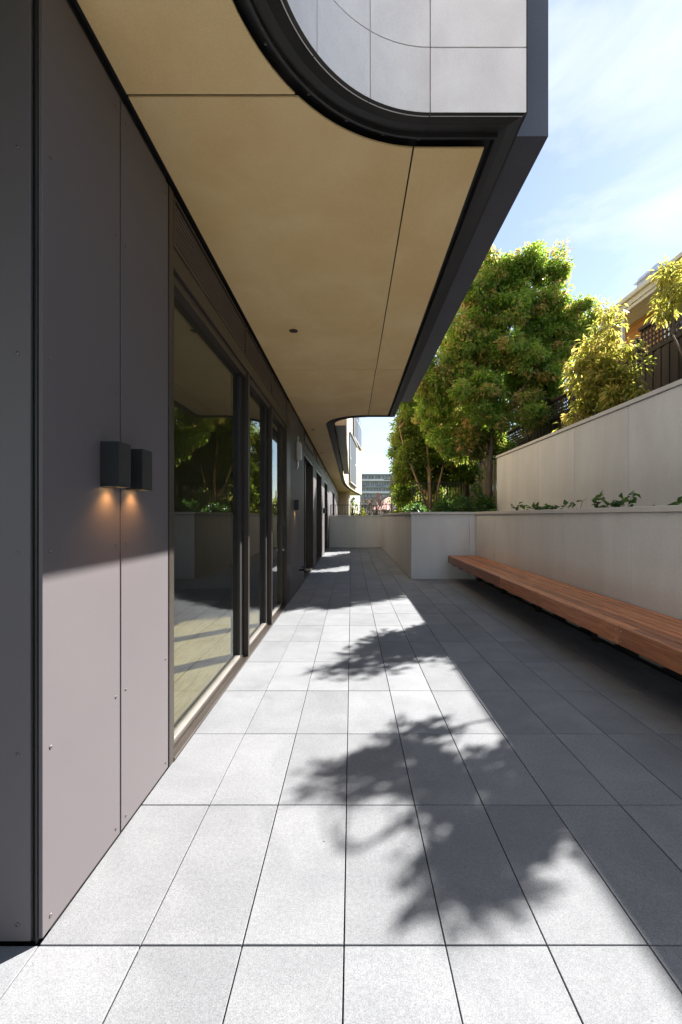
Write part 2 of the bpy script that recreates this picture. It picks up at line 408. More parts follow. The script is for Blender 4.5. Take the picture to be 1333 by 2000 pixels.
# --- further doors along the facade
for a, bb in OPEN[1:]:
    f = MB(); dx = -1.06
    f.box(-1.14, WX - .004, a + .002, a + .06, .002, 2.525, .002); f.box(-1.14, WX - .004, bb - .06, bb - .002, .002, 2.525, .002)
    f.box(-1.14, WX - .010, a + .062, bb - .062, 2.455, 2.524, .002); f.box(-1.14, WX - .004, a + .062, bb - .062, .002, .04, .002)
    mid = (a + bb) / 2
    f.box(-1.13, -1.0, mid - .04, mid + .04, .042, 2.453, .002)
    d = f.build('terrace_door', 'frame_bronze', bld)
    for y0, y1 in ((a + .063, mid - .042), (mid + .042, bb - .063)): box('glass_pane', 'glass_pane', d, -1.084, -1.080, y0, y1, .041, 2.454)
# --- rooms behind the glass
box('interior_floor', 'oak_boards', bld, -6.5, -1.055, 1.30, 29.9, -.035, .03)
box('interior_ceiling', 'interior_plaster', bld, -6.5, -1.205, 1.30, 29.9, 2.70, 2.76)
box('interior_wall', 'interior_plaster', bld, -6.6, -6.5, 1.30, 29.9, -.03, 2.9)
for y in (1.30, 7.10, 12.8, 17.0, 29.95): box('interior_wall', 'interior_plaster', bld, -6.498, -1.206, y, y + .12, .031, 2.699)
for x, y in ((-1.9, 4.2), (-2.0, 4.2)):
    dlt = MB(); dlt.tube([(x, y, 2.685), (x, y, 2.698)], .04, 16); dlt.build('interior_downlight', 'lamp_lens', bld)

# --- soffit panels
A1 = (.33, 1.18, .75); A2 = (.28, 7.78, .75)
def soffit(poly): return MB().prism(poly, SZ, SZ + .008).build('soffit_panel', 'soffit_board', bld)
def arc_pts(A, lo, hi, n=14):    # angles measured at the centre
    return arc(A[0], A[1], A[2], lo, hi, n)
def ang(A, dy=None, dx=None):
    return math.degrees(math.asin(dy / A[2])) if dy is not None else math.degrees(math.acos(dx / A[2]))
SL = -.902
# first: arc from angle 180 to where y = 1.684
a1 = 180 - ang(A1, dy=1.682 - A1[1]); a2 = 180 - ang(A1, dy=1.694 - A1[1]); a3 = ang(A1, dx=.281 - A1[0]); a4 = ang(A1, dx=.289 - A1[0])
soffit([(SL, -3.0), (-.42, -3.0)] + arc_pts(A1, 180, a1) + [(SL, 1.682)])
soffit([(SL, 1.694)] + arc_pts(A1, a2, a3, 20) + [(.281, 4.826), (SL, 4.826)])
soffit(arc_pts(A1, a4, 90, 3) + [(.61, 1.93), (.61, 4.826), (.289, 4.826)])
soffit([(SL, 4.834), (.276, 4.834)] + arc_pts(A2, -90.3, -180, 22) + [(-.47, 10.0), (SL, 10.0)])
soffit([(.284, 4.834), (.61, 4.834), (.61, 7.03), (.284, 7.03)])
for y0, y1 in ((10.008, 13.0), (13.008, 16.0), (16.008, 19.0)): soffit([(SL, y0), (-.47, y0), (-.47, y1), (SL, y1)])
FAR_IN = [(-.47, 19.008), (-.44, 22.0), (-.36, 24.0), (-.18, 26.5), (.12, 29.5), (.42, 32.0), (.72, 34.6)]
soffit([(SL, 19.008)] + FAR_IN + [(SL, 34.6)])
box('soffit_gap', 'trim_black', bld, -.96, SL - .002, RY, 30, 2.986, 2.995)
for x, y in ((-.53, 3.83), (-.75, 8.2), (-.78, 11.2), (-.80, 13.6)):
    dl = MB(); n = 20
    dl.tube([(x, y, SZ - .002), (x, y, SZ - .0002)], .040, n); dl.build('downlight', 'trim_black', bld)
# --- black trim round the soffit, in pieces that meet at the seams
def strip(pin, pout, name='fascia_trim', mat='trim_black'):
    """band between the soffit edge (pin) and the face above (pout): lip, dished underside and a shadow gap"""
    m = MB(); prof = [(1.0, -.003), (.93, -.003), (.60, .012), (.34, .016), (.33, -.001), (.27, -.001), (.265, .05), (.0, .05)]
    vs = []; n = len(pin)
    for (xi, yi), (xo, yo) in zip(pin, pout):
        vs += [(xi + (xo - xi) * k, yi + (yo - yi) * k, SZ + dz) for k, dz in prof]
    q = len(prof)
    fs = [(i * q + j, i * q + j + 1, (i + 1) * q + j + 1, (i + 1) * q + j) for i in range(n - 1) for j in range(q - 1)]
    o = m.add(vs, fs).build(name, mat, bld)
    return o
strip([(-.42, -3.0), (-.42, 1.18)] + arc(*A1, 180, 90, 28)[1:], [(-.245, -3.0), (-.245, 1.18)] + arc(A1[0], A1[1], .575, 180, 90, 28)[1:])
strip([(.3312, 1.93), (.61, 1.93)], [(.3312, 1.755), (.735, 1.755)])
strip([(.61, 1.931), (.61, 7.03)], [(.735, 1.757), (.735, 7.155)])
strip([(.61, 7.03), (.28, 7.03)] + arc(*A2, -90, -180, 24)[1:] + [(-.47, 19.0)],
      [(.735, 7.157), (.28, 7.157)] + arc(A2[0], A2[1], .612, -90, -180, 24)[1:] + [(-.33, 19.0)])
FAR_OUT = [(-.33, 19.008), (-.30, 22.0), (-.22, 24.0), (-.05, 26.5), (.24, 29.5), (.55, 32.0), (.86, 34.6)]
strip(FAR_IN, FAR_OUT)
for x, y in [arc(A1[0], A1[1], .727, a, a, 1)[0] for a in (172, 152, 134, 119, 105, 92)]:
    box('clip', 'panel_bronze', bld, x - .006, x + .006, y - .002, y + .002, SZ + .018, SZ + .026)
# --- upper storeys
inset = .022
core = [(-8, -3.0), (-.245 - inset, -3.0), (-.245 - inset, 1.18)] + arc(A1[0], A1[1], .575 + inset, 180, 90, 24)[1:] + \
       [(.733, 1.755 + inset), (.733, 7.13), (.28, 7.13)] + arc(A2[0], A2[1], .635, -90, -180, 20)[1:] + [(-.355, 19.0)] + \
       [(x - .022, y + .01) for x, y in FAR_OUT] + [(-8, 34.6)]
MB().prism(core, SZ + .066, 10.0).build('upper_wall', 'render_beige', bld)
MB().prism(core, SZ + .052, SZ + .0655).build('soffit_backing', 'trim_black', bld)
def curved_panel(a0, a1, z0, z1):
    g = .22
    pi = arc(A1[0], A1[1], .575 + .02, a0 - g, a1 + g, 8); po = arc(A1[0], A1[1], .575, a0 - g, a1 + g, 8)
    return MB().prism(po + pi[::-1], z0, z1).build('stone_panel', 'stone_pale', bld)
rows = [(SZ - .002, 3.228), (3.233, 3.83), (3.835, 4.43), (4.435, 5.03)]
for z0, z1 in rows:
    for a0, a1 in ((116.2, 90.0), (142.4, 116.2), (168.6, 142.4), (180, 168.6)): curved_panel(a0, a1, z0, z1)
    box('stone_panel', 'stone_pale', bld, .332, .733, 1.755, 1.775, z0, z1, .001)
    for k in range(4): box('stone_panel', 'stone_pale', bld, -.265, -.245, 1.178 - .6 * (k + 1) + .002, 1.178 - .6 * k - .002, z0, z1, .001)
box('corner_trim', 'trim_black', bld, .7335, .738, 1.754, 1.80, SZ, 10.0)
# --- projecting metal blade beside the overhang, and the second one along the recess
box('blade_fin', 'blade_metal', bld, .7395, .940, 2.0, 6.66, 3.08, 10.0)
box('blade_fin', 'render_beige', bld, -.328, -.115, 8.4, 18.0, 3.085, 10.0, .003)
box('blade_underside', 'blade_metal', bld, -.327, -.117, 8.40, 17.99, 3.070, 3.0845)
# --- windows on the far splayed wall
def far_pt(s):      # s = y along the splayed wall
    for (xa, ya), (xb, yb) in zip(FAR_OUT, FAR_OUT[1:]):
        if ya <= s <= yb: return Vector((xa + (xb - xa) * (s - ya) / (yb - ya), s, 0))
    return Vector((*FAR_OUT[-1], 0))
def splay_quad(name, mat, parent, s0, s1, z0, z1, out0, out1):
    a, b2 = far_pt(s0), far_pt(s1); d = (b2 - a).normalized(); n = Vector((d.y, -d.x, 0))
    pts = [a + n * out0, b2 + n * out0, b2 + n * out1, a + n * out1]
    return MB().prism([(p.x, p.y) for p in pts], z0, z1).build(name, mat, parent)
def bay(s0, s1, z0, z1, cols):
    f = splay_quad('window_bay', 'trim_black', bld, s0, s1, z0, z1, -.03, .05)
    dz = (z1 - z0)
    for k in range(cols):
        a = s0 + (s1 - s0) * (k + .06) / cols; b2 = s0 + (s1 - s0) * (k + .94) / cols
        splay_quad('glass_pane', 'apartment_glass', f, a, b2, z0 + dz * .52, z1 - dz * .05, .051, .060)
        splay_quad('spandrel', 'blade_metal', f, a, b2, z0 + dz * .04, z0 + dz * .49, .051, .064)
        splay_quad('sash', 'box_white', f, a, b2, z0 + dz * .495, z0 + dz * .515, .051, .072)
    splay_quad('sill', 'box_white', f, s0, s1, z0 - .06, z0 - .002, .0, .12)
    splay_quad('lintel', 'box_white', f, s0, s1, z1 + .002, z1 + .06, .0, .12)
bay(25.0, 30.2, 3.35, 6.25, 3)
bay(28.0, 33.8, 6.6, 9.8, 4)
# --- round ended column under the far overhang
MB().prism([(-1.05, 29.2)] + arc(-.45, 29.55, .35, -90, 90, 12) + [(-1.05, 29.9)], -.3, SZ - .004).build('column', 'render_beige', bld)

# ------------------------------------------------------------------ wall lamps
def wall_lamp(y, label, z0=1.374, light=True):
    o = thing('wall_lamp', (WX, y + .04, z0), label, 'wall lamp', 'down-lit wall lamps on the facade')
    m = MB(); X0, X1 = WX + .0015, WX + .068; y1 = y + .084; z1 = z0 + .165; tk = .004
    m.box(X0, X1, y, y + tk, z0, z1); m.box(X0, X1, y1 - tk, y1, z0, z1)
    m.box(X0, X0 + tk, y + tk, y1 - tk, z0, z1); m.box(X1 - tk, X1, y + tk, y1 - tk, z0, z1)
    m.box(X0 + tk, X1 - tk, y + tk, y1 - tk, z1 - tk, z1)
    m.build('housing', 'lamp_black', o)
    box('lens', 'lamp_lens', o, X0 + .007, X1 - .007, y + .007, y1 - .007, z0 + .012, z0 + .016)
    if light:
        l = bpy.data.lights.new('lamp_light', 'SPOT'); l.energy = 1.05; l.color = (1, .48, .16); l.spot_size = R(125); l.spot_blend = .8; l.shadow_soft_size = .018
        lo = bpy.data.objects.new('lamp_light', l); COL.objects.link(lo); lo.parent = o
        lo.matrix_parent_inverse = Matrix.Translation(-Vector((WX, y + .04, z0)))
        lo.location = (WX + .034, y + .042, z0 + .008)
    return o
wall_lamp(1.527, 'black box wall lamp nearest the dark corner, left of the panel joint')
wall_lamp(1.700, 'black box wall lamp right of the panel joint, beside the big sliding door')
wall_lamp(6.72, 'small black wall lamp below the white box past the sliding doors', 1.36)
wall_lamp(13.5, 'tiny black wall lamp near the far end of the terrace', 1.36)
ab = thing('alarm_box', (WX, 7.0, 2.2), 'pale metal box with short conduit high on the dark wall panel', 'alarm box')
m = MB(); m.box(WX + .001, WX + .07, 6.97, 7.10, 2.20, 2.50, .008); m.build('housing', 'box_white', ab)
m = MB(); m.box(WX + .0712, WX + .078, 6.985, 7.085, 2.22, 2.48, .003); m.build('cover', 'galvanised', ab)
m = MB(); m.tube([(WX + .02, 7.03, 2.20), (WX + .02, 7.03, 2.10), (WX + .002, 7.03, 2.06)], .012, 8); m.tube([(WX + .02, 7.03, 2.50), (WX + .02, 7.03, 2.60)], .01, 8); m.build('conduit', 'galvanised', ab)
tp = thing('garden_tap', (WX, 7.35, .30), 'small black garden tap low on the dark wall panel', 'tap')
m = MB(); m.tube([(WX, 7.35, .32), (WX + .09, 7.35, .32), (WX + .115, 7.35, .305), (WX + .118, 7.35, .27)], [.018, .02, .018, .015], 10); m.build('spout', 'lamp_black', tp)
m = MB(); m.tube([(WX + .07, 7.35, .335), (WX + .07, 7.35, .375)], .009, 8); m.box(WX + .03, WX + .11, 7.335, 7.365, .373, .388, .005); m.build('handle', 'lamp_black', tp)

# ------------------------------------------------------------------ walls on the right
def panelled_wall(name, label, faces):
    return thing(name, faces, label, 'wall')
LX = 2.52; LZ = 1.30
lw = panelled_wall('planter_wall', 'long low grey panelled planter wall behind the timber bench', (LX, 4, 0))
box('wall_core', 'subfloor', lw, LX + .042, LX + .20, -6, 8.53, -.2, LZ - .003)
js = [-6, -4.6, -3.43, -2.25, -1.07, .11, 1.30, 2.50, 3.79, 4.97, 6.15, 7.35, 8.488]
for a, bb in zip(js, js[1:]): box('wall_panel', 'concrete_board', lw, LX, LX + .040, a + .0035, bb - .0035, .30, LZ - .004, .0015)  # panels stop short; the dark core below stands in for under-bench shade
for a, bb in ((-6, -2.2), (-2.2, 1.5), (1.5, 5.2), (5.2, 8.458)): box('coping', 'coping_stone', lw, LX - .022, LX + .21, a + .0015, bb - .0015, LZ, LZ + .05, .003)
pw = panelled_wall('planter_wall', 'pale grey planter wall stepping forward at the far end of the bench', (1.8, 8.5, 0))
PYF, PXF = 8.49, 1.214
box('wall_core', 'subfloor', pw, PXF + .04, LX + .20, PYF + .045, PYF + .2, -.2, LZ - .003)
box('wall_core', 'subfloor', pw, PXF + .042, PXF + .2, PYF + .202, 17.1, -.2, LZ - .003)
for a, bb in ((PXF, 2.388), (2.392, LX - .002)): box('wall_panel', 'concrete_board', pw, a, bb, PYF, PYF + .04, -.04, LZ - .004, .0015)
ys = [PYF + .042 + 1.2 * k for k in range(8)]
for a in ys:
    if a < 16.9: box('wall_panel', 'concrete_board', pw, PXF, PXF + .04, a + .0035, min(a + 1.1965, 16.948), -.04, LZ - .004, .0015)
box('coping', 'coping_stone', pw, PXF - .022, LX + .21, PYF - .03, PYF + .21, LZ, LZ + .05, .003)
for a, bb in ((PYF + .213, 12.6), (12.603, 17.15)): box('coping', 'coping_stone', pw, PXF - .022, PXF + .21, a, bb, LZ, LZ + .05, .003)
ew = panelled_wall('terrace_end_wall', 'short grey panelled wall closing the far end of the terrace', (.1, 17, 0))
box('wall_core', 'subfloor', ew, WX + .002, PXF - .002, 16.99, 17.14, -.2, 1.25)
for a, bb in ((-.90, .14), (.144, PXF - .003)): box('wall_panel', 'concrete_board', ew, a, bb, 16.95, 16.985, -.04, 1.25, .0015)
box('coping', 'coping_stone', ew, -.905, PXF - .025, 16.93, 17.16, 1.254, 1.30, .003)
UX = 3.355; UZ = 2.605
uw = panelled_wall('upper_retaining_wall', 'tall pale grey panelled retaining wall behind the planting bed', (UX, 5, 1.2))
box('wall_core', 'subfloor', uw, UX + .042, UX + .20, -6, 9.628, .9, UZ - .003)
js = [-6, -4.7, -3.5, -2.3, -1.08, .14, 1.38, 2.62, 3.86, 5.08, 6.31, 7.53, 8.75, 9.63]
for a, bb in zip(js, js[1:]): box('wall_panel', 'concrete_board', uw, UX, UX + .040, a + .0035, bb - .0035, .95, UZ - .006, .0015)
box('wall_panel', 'concrete_board', uw, UX, UX + .2, 9.632, 9.67, .95, UZ - .006, .0015)
for a, bb in ((-6, -1), (-1, 2.7), (2.7, 6.3), (6.3, 9.69)): box('coping', 'coping_stone', uw, UX - .02, UX + .22, a + .0015, bb - .0015, UZ, UZ + .05, .003)

# ------------------------------------------------------------------ soil and neighbouring ground
def soil_sheet(name, x0, x1, y0, y1, z, mat='soil', amp=.03, step=.25, label=None):
    nx = max(2, int((x1 - x0) / step)); ny = max(2, int((y1 - y0) / step)); vs = []; fs = []
    for j in range(ny + 1):
        for i in range(nx + 1):
            vs.append((x0 + (x1 - x0) * i / nx, y0 + (y1 - y0) * j / ny, z + random.uniform(-amp, amp)))
    for j in range(ny):
        for i in range(nx): fs.append((j * (nx + 1) + i, j * (nx + 1) + i + 1, (j + 1) * (nx + 1) + i + 1, (j + 1) * (nx + 1) + i))
    return struct(MB().add(vs, fs).build(name, mat), label)
soil_sheet('planting_bed', LX + .19, UX + .03, -6, 9.6, 1.22, label='dark soil bed between the two grey walls')
soil_sheet('planting_bed', PXF + .19, 5.4, PYF + .19, 30, 1.20, label='dark soil bed under the trees beyond the bench')
soil_sheet('planting_bed', UX + .19, 5.3, -6, 9.6, 2.45, label='dark soil bed behind the tall retaining wall')
struct(MB().box(5.26, 60, -20, 60, -.29, 2.2).build('neighbour_ground', 'grass_ground'), 'raised ground of the neighbouring house behind the fence')

# ------------------------------------------------------------------ timber bench
BX0, BX1, BZ = 1.91, 2.512, .482
bench = thing('timber_bench', (2.2, 4.2, 0), 'long reddish hardwood slatted bench along the grey wall', 'bench')
nsl = 7; fw = .036
wsl = (BX1 - BX0 - fw - .006) / nsl
for q in range(nsl):
    x0 = BX0 + fw + .006 + q * wsl; cut = (2.9, 4.7, 3.6, 5.3, 2.4, 4.1, 5.6)[q]
    for a, bb in ((-1.5, cut - .001), (cut + .001, 8.30)): box('slat', 'merbau', bench, x0, x0 + wsl - .019, a, bb, BZ - .026, BZ + random.uniform(-.0015, .0015), .004)
for a, bb in ((-1.5, 1.1), (1.102, 3.0), (3.003, 5.4), (5.403, 8.305)): box('fascia_board', 'merbau', bench, BX0, BX0 + fw, a, bb, BZ - .137, BZ + .001, .004)
box('end_board', 'merbau', bench, BX0 + fw + .001, BX1, 8.302, 8.33, BZ - .137, BZ, .003)
for k in range(20):
    y = -1.2 + k * .48
    box('bearer', 'paling_grey', bench, BX0 + fw + .004, BX1 - .01, y, y + .20, BZ - .172, BZ - .027, .002)
for k in range(8):
    y = -1.0 + k * 1.3; box('leg', 'trim_black', bench, 2.44, 2.50, y, y + .06, 0.0005, BZ - .173, .002)
for y in (2.97, 3.03, 2.25, 1.07, 5.37, 5.43, 4.2):
    for z in (BZ - .035, BZ - .105):
        MB().tube([(BX0 + .002, y, z), (BX0 - .0012, y, z)], .0045, 8).build('screw', 'galvanised', bench)

# ------------------------------------------------------------------ railings
def railing(name, label, x0, x1, y, z0, z1, gap, posts, mat='trim_black'):
    o = thing(name, ((x0 + x1) / 2, y, z0), label, 'railing')
    box('top_rail', mat, o, x0, x1, y - .02, y + .02, z1 - .022, z1, .003)
    box('bottom_rail', mat, o, x0, x1, y - .012, y + .012, z0 + .03, z0 + .05, .002)
    n = int(round((x1 - x0) / gap))
    me = MB().box(-.008, .008, -.008, .008, z0 + .0505, z1 - .0225).mesh('baluster'); me.materials.append(MATS[mat])
    for k in range(n + 1):
        x = x0 + (x1 - x0) * k / n
        if any(abs(x - p) < .035 for p in posts): continue
        put('baluster', me, o, (x, y, 0))
    for p in posts: box('post', mat, o, p - .02, p + .02, y - .0215, y + .0215, z0, z1 - .0235, .002)
    return o
railing('railing', 'black metal railing on top of the far end wall', -.86, 2.52, 17.05, 1.302, 1.73, .1, (-.84, .06, .99, 1.9, 2.50))
railing('railing', 'taller black railing standing among shrubs in the planter', 1.88, 3.48, 13.0, 1.15, 2.30, .083, (1.90, 2.98, 3.40))

# ------------------------------------------------------------------ paling fence with lattice top
FX = 5.22
fence = thing('paling_fence', (FX, 10, 1.2), 'dark stained paling fence with lattice top stepping down behind the trees', 'fence')
posts_y = [-4.0, -1.68, .64, 2.96, 5.28, 7.62, 9.94, 12.28, 14.6, 16.9, 19.2, 21.5, 23.8]
tops = [4.72, 4.70, 4.68, 4.66, 4.65, 4.44, 4.27, 4.06, 3.87, 3.65, 3.45, 3.25]
for i, (a, bb) in enumerate(zip(posts_y, posts_y[1:])):
    zt = tops[i]; zl = zt - .50; low = 2.3 if bb < 9.9 else 1.15
    mat = 'fence_stain' if a < 14 else 'paling_grey'
    box('post', 'fence_stain', fence, FX - .06, FX + .05, a - .055, a + .055, low, zt + .05, .004)
    box('top_rail', 'fence_stain', fence, FX - .045, FX + .035, a + .056, bb - .056, zt - .06, zt, .003)
    box('middle_rail', 'fence_stain', fence, FX - .045, FX + .035, a + .056, bb - .056, zl - .05, zl + .02, .003)
    if bb > 4:
        la = MB(); st = .085; y = a + .10
        while y < bb - .07: la.box(FX - .012, FX - .002, y, y + .036, zl + .021, zt - .061); y += st
        z = zl + .05
        while z < zt - .08: la.box(FX - .001, FX + .009, a + .057, bb - .057, z, z + .036); z += st
        la.build('lattice', 'fence_stain', fence)
        pm = MB().box(0, .016, 0, .098, low, zl - .052, .001).mesh('paling'); pm.materials.append(MATS[mat])
        y = a + .057; k = 0
        while y < bb - .15:
            put('paling', pm, fence, (FX - .035 + (.017 if k % 2 else 0) + random.uniform(-.002, .002), y, random.uniform(-.004, 0))); y += .094; k += 1

# ------------------------------------------------------------------ neighbouring house
HX = 9.5; HZ = 1.266 + .80 * HX
hs = thing('neighbour_house', (10.7, 14, 2.2), 'orange weatherboard house with cream gutter and white veranda posts above the fence', 'house')
HW = HX + 1.35
MB().box(HW + .04, 18, 10.2, 19.3, 2.1, HZ + .2).build('wall', 'weatherboard_orange', hs)
for k in range(34):
    z = HZ - .12 - .17 * (k + 1)
    if z < 3.2: break
    MB().prism_y([(HW + .038, z), (HW - .004, z), (HW + .016, z + .172), (HW + .038, z + .172)], 10.2, 19.3).build('weatherboard', 'weatherboard_orange', hs)
box('eave_lining', 'paint_white', hs, HX + .12, HW - .006, 10.0, 19.5, HZ - .16, HZ - .14)
m = MB(); m.prism_y([(HX, HZ - .10), (HX + .02, HZ - .13), (HX + .11, HZ - .13), (HX + .11, HZ), (HX + .095, HZ), (HX + .095, HZ - .11), (HX + .02, HZ - .11), (HX + .012, HZ + .005), (HX - .005, HZ + .005)], 9.9, 19.6)
m.build('gutter', 'gutter_cream', hs)
box('fascia_board', 'gutter_cream', hs, HX + .112, HX + .14, 9.95, 19.55, HZ - .30, HZ + .01)
box('veranda_beam', 'gutter_cream', hs, HX + .16, HX + .28, 10.0, 19.5, HZ - .42, HZ - .165)
MB().prism_y([(HX + .06, HZ + .005), (HX + 6, HZ + 2.6), (HX + 6, HZ + 2.5), (HX + .10, HZ - .06)], 9.85, 19.65).build('roof', 'roof_iron', hs)
for y in (10.6, 12.75, 15.0, 17.3, 19.3): box('veranda_post', 'paint_white', hs, HX + .17, HX + .27, y - .05, y + .05, 2.2, HZ - .421, .006)
for ya, yb in ((11.0, 11.9), (13.2, 14.5)):
    wf = MB(); x = HW - .03; z0, z1 = HZ - 2.3, HZ - .55
    wf.box(x, x + .06, ya, ya + .1, z0, z1); wf.box(x, x + .06, yb - .1, yb, z0, z1); wf.box(x, x + .06, ya + .1, yb - .1, z1 - .1, z1); wf.box(x, x + .06, ya + .1, yb - .1, z0, z0 + .1)
    wf.box(x, x + .06, (ya + yb) / 2 - .03, (ya + yb) / 2 + .03, z0 + .1, z1 - .1)
    wo = wf.build('window', 'paint_white', hs)
    box('glass_pane', 'apartment_glass', wo, x + .02, x + .025, ya + .101, yb - .101, z0 + .101, z1 - .101)
# silver roof vent that stands on the roof edge
rv = thing('roof_vent', (10.4, 14.5, HZ + .2), 'shiny galvanised curved vent on the roof of the orange house', 'roof vent')
prof = [(10.15, HZ + .26), (10.15, HZ + .68)] + [(10.40 - .25 * math.cos(R(a)), HZ + .68 + .26 * math.sin(R(a))) for a in range(15, 180, 15)] + [(10.65, HZ + .68), (10.65, HZ + .46)]
MB().prism_y(prof, 14.1, 14.9).build('cowl', 'galvanised', rv)
m = MB(); m.box(10.06, 10.74, 14.04, 14.96, HZ + .64, HZ + .665, .005); m.build('flange', 'galvanised', rv)
MB().tube([(9.86, 18.4, HZ + .1), (9.86, 18.4, HZ + .65)], .022, 6).build('pipe_vent', 'trim_black', hs)

# ------------------------------------------------------------------ foliage
def leaf_mesh(name, P, D, Nn, Ln, Wd, young):
    """one folded lance-shaped leaf for each row of P (base), D (direction), Nn (face normal)"""
    n = len(P)
    S = np.cross(D, Nn); S /= np.linalg.norm(S, axis=1, keepdims=True) + 1e-9
    Nn = np.cross(S, D)
    mid = P + D * (Ln * .45)[:, None]
    V = np.empty((n, 4, 3))
    V[:, 0] = P; V[:, 1] = mid + S * (Wd * .5)[:, None] + Nn * (Wd * .22)[:, None]
    V[:, 2] = P + D * Ln[:, None] - Nn * (Ln * .14)[:, None]; V[:, 3] = mid - S * (Wd * .5)[:, None] + Nn * (Wd * .22)[:, None]
    me = bpy.data.meshes.new(name)
    me.vertices.add(n * 4); me.vertices.foreach_set('co', V.reshape(-1).astype(np.float32))
    tri = np.array([[0, 1, 2], [0, 2, 3]]); idx = (np.arange(n)[:, None, None] * 4 + tri[None]).reshape(-1)
    me.loops.add(n * 6); me.loops.foreach_set('vertex_index', idx.astype(np.int32))
    me.polygons.add(n * 2); me.polygons.foreach_set('loop_start', (np.arange(n * 2) * 3).astype(np.int32))
    me.update(calc_edges=True)
    at = me.attributes.new('young', 'FLOAT', 'POINT'); at.data.foreach_set('value', np.repeat(young, 4).astype(np.float32))
    return me
def sample_lobes(lobes, count, rng, shell=.55):
    vol = np.array([l[3] * l[4] * l[5] for l in lobes]) ** .8; pick = rng.choice(len(lobes), count, p=vol / vol.sum())
    Lb = np.array(lobes)[pick]; u = rng.normal(size=(count, 3)); u /= np.linalg.norm(u, axis=1, keepdims=True)
    r = shell + (1 - shell) * rng.random(count) ** .7
    return Lb[:, :3] + u * Lb[:, 3:6] * r[:, None], u
def lumpy(lobes, seed, k=13):
    rng = np.random.default_rng(seed + 500); out = []
    for x, y, z, a, b, c in lobes:
        out.append((x, y, z, a * .55, b * .55, c * .55))
        for i in range(k):
            u = rng.normal(size=3); u /= np.linalg.norm(u); q = .20 + .18 * rng.random(); d = .60 + .32 * rng.random()
            out.append((x + u[0] * a * d, y + u[1] * b * d, z + u[2] * c * d, a * q, b * q, c * q))
    return out
def foliage(lobes, clusters, per, leaf, seed, spread=.24, droop=.55, young_amt=.25, width=.38, shell=.55, keep=None, twig=True):
    rng = np.random.default_rng(seed)
    C, U = sample_lobes(lobes, clusters, rng, shell)
    if keep is not None:
        k = keep(C); C, U = C[k], U[k]
    n = len(C); cr = spread * (.6 + .8 * rng.random(n)); cnt = np.maximum(4, (per * (.5 + rng.random(n))).astype(int))
    I = np.repeat(np.arange(n), cnt); m_ = len(I)
    off = rng.normal(size=(m_, 3)); off /= np.linalg.norm(off, axis=1, keepdims=True)
    rad = rng.random(m_) ** .55
    P = C[I] + off * (rad * cr[I])[:, None] * np.array([1, 1, .75])
    D = off * .9 + U[I] * .5 + rng.normal(size=(m_, 3)) * .45; D[:, 2] -= droop
    D /= np.linalg.norm(D, axis=1, keepdims=True)
    Nn = rng.normal(size=(m_, 3)) * .6 + np.array([0, 0, 1.0]) + U[I] * .3
    Ln = leaf * (.65 + .7 * rng.random(m_)); Wd = Ln * width * (.8 + .4 * rng.random(m_))
    cy = (rng.random(n) < young_amt * 1.3) * rng.random(n)                       # shoots with new growth
    yg = np.clip(cy[I] * (rad > .45) * (.35 + .8 * rng.random(m_)) + (rng.random(m_) < .03) * .6, 0, 1)
    return P, D, Nn, Ln, Wd, yg, C
def tree(name, label, cat, base, trunks, lobes, clusters, per, leaf, seed, mat, bark, group=None, limb=26, limb_r=.03, keep=None, **kw):
    o = thing(name, base, label, cat, group)
    P, D, Nn, Ln, Wd, yg, C = foliage(lumpy(lobes, seed), clusters, per, leaf, seed, keep=keep, **kw)
    rng = random.Random(seed); tm = MB()
    ends = []
    for pts, r0, r1 in trunks:
        k = len(pts); tm.tube(pts, [r0 + (r1 - r0) * i / (k - 1) for i in range(k)], 9)
        ends += [Vector(p) for p in pts[1:]]
    tm.build('trunk', bark, o, smooth=True)
    bm_ = MB(); ids = list(range(len(C))); rng.shuffle(ids)
    for i in ids[:limb]:
        c = Vector(C[i]); e = min(ends, key=lambda q: (q - c).length + max(0, q.z - c.z) * 1.5)
        md = (e + c) / 2 + Vector((rng.uniform(-.12, .12), rng.uniform(-.12, .12), rng.uniform(.0, .2)))
        bm_.tube([e, (e + md) / 2 + Vector((0, 0, .04)), md, c], [limb_r, limb_r * .75, limb_r * .5, limb_r * .2], 5)
    bm_.build('branches', bark, o)['kind'] = 'stuff'
    me = leaf_mesh('crown', P, D, Nn, Ln, Wd, yg); me.materials.append(MATS[mat])
    c = put('crown', me, o); c['kind'] = 'stuff'
    return o
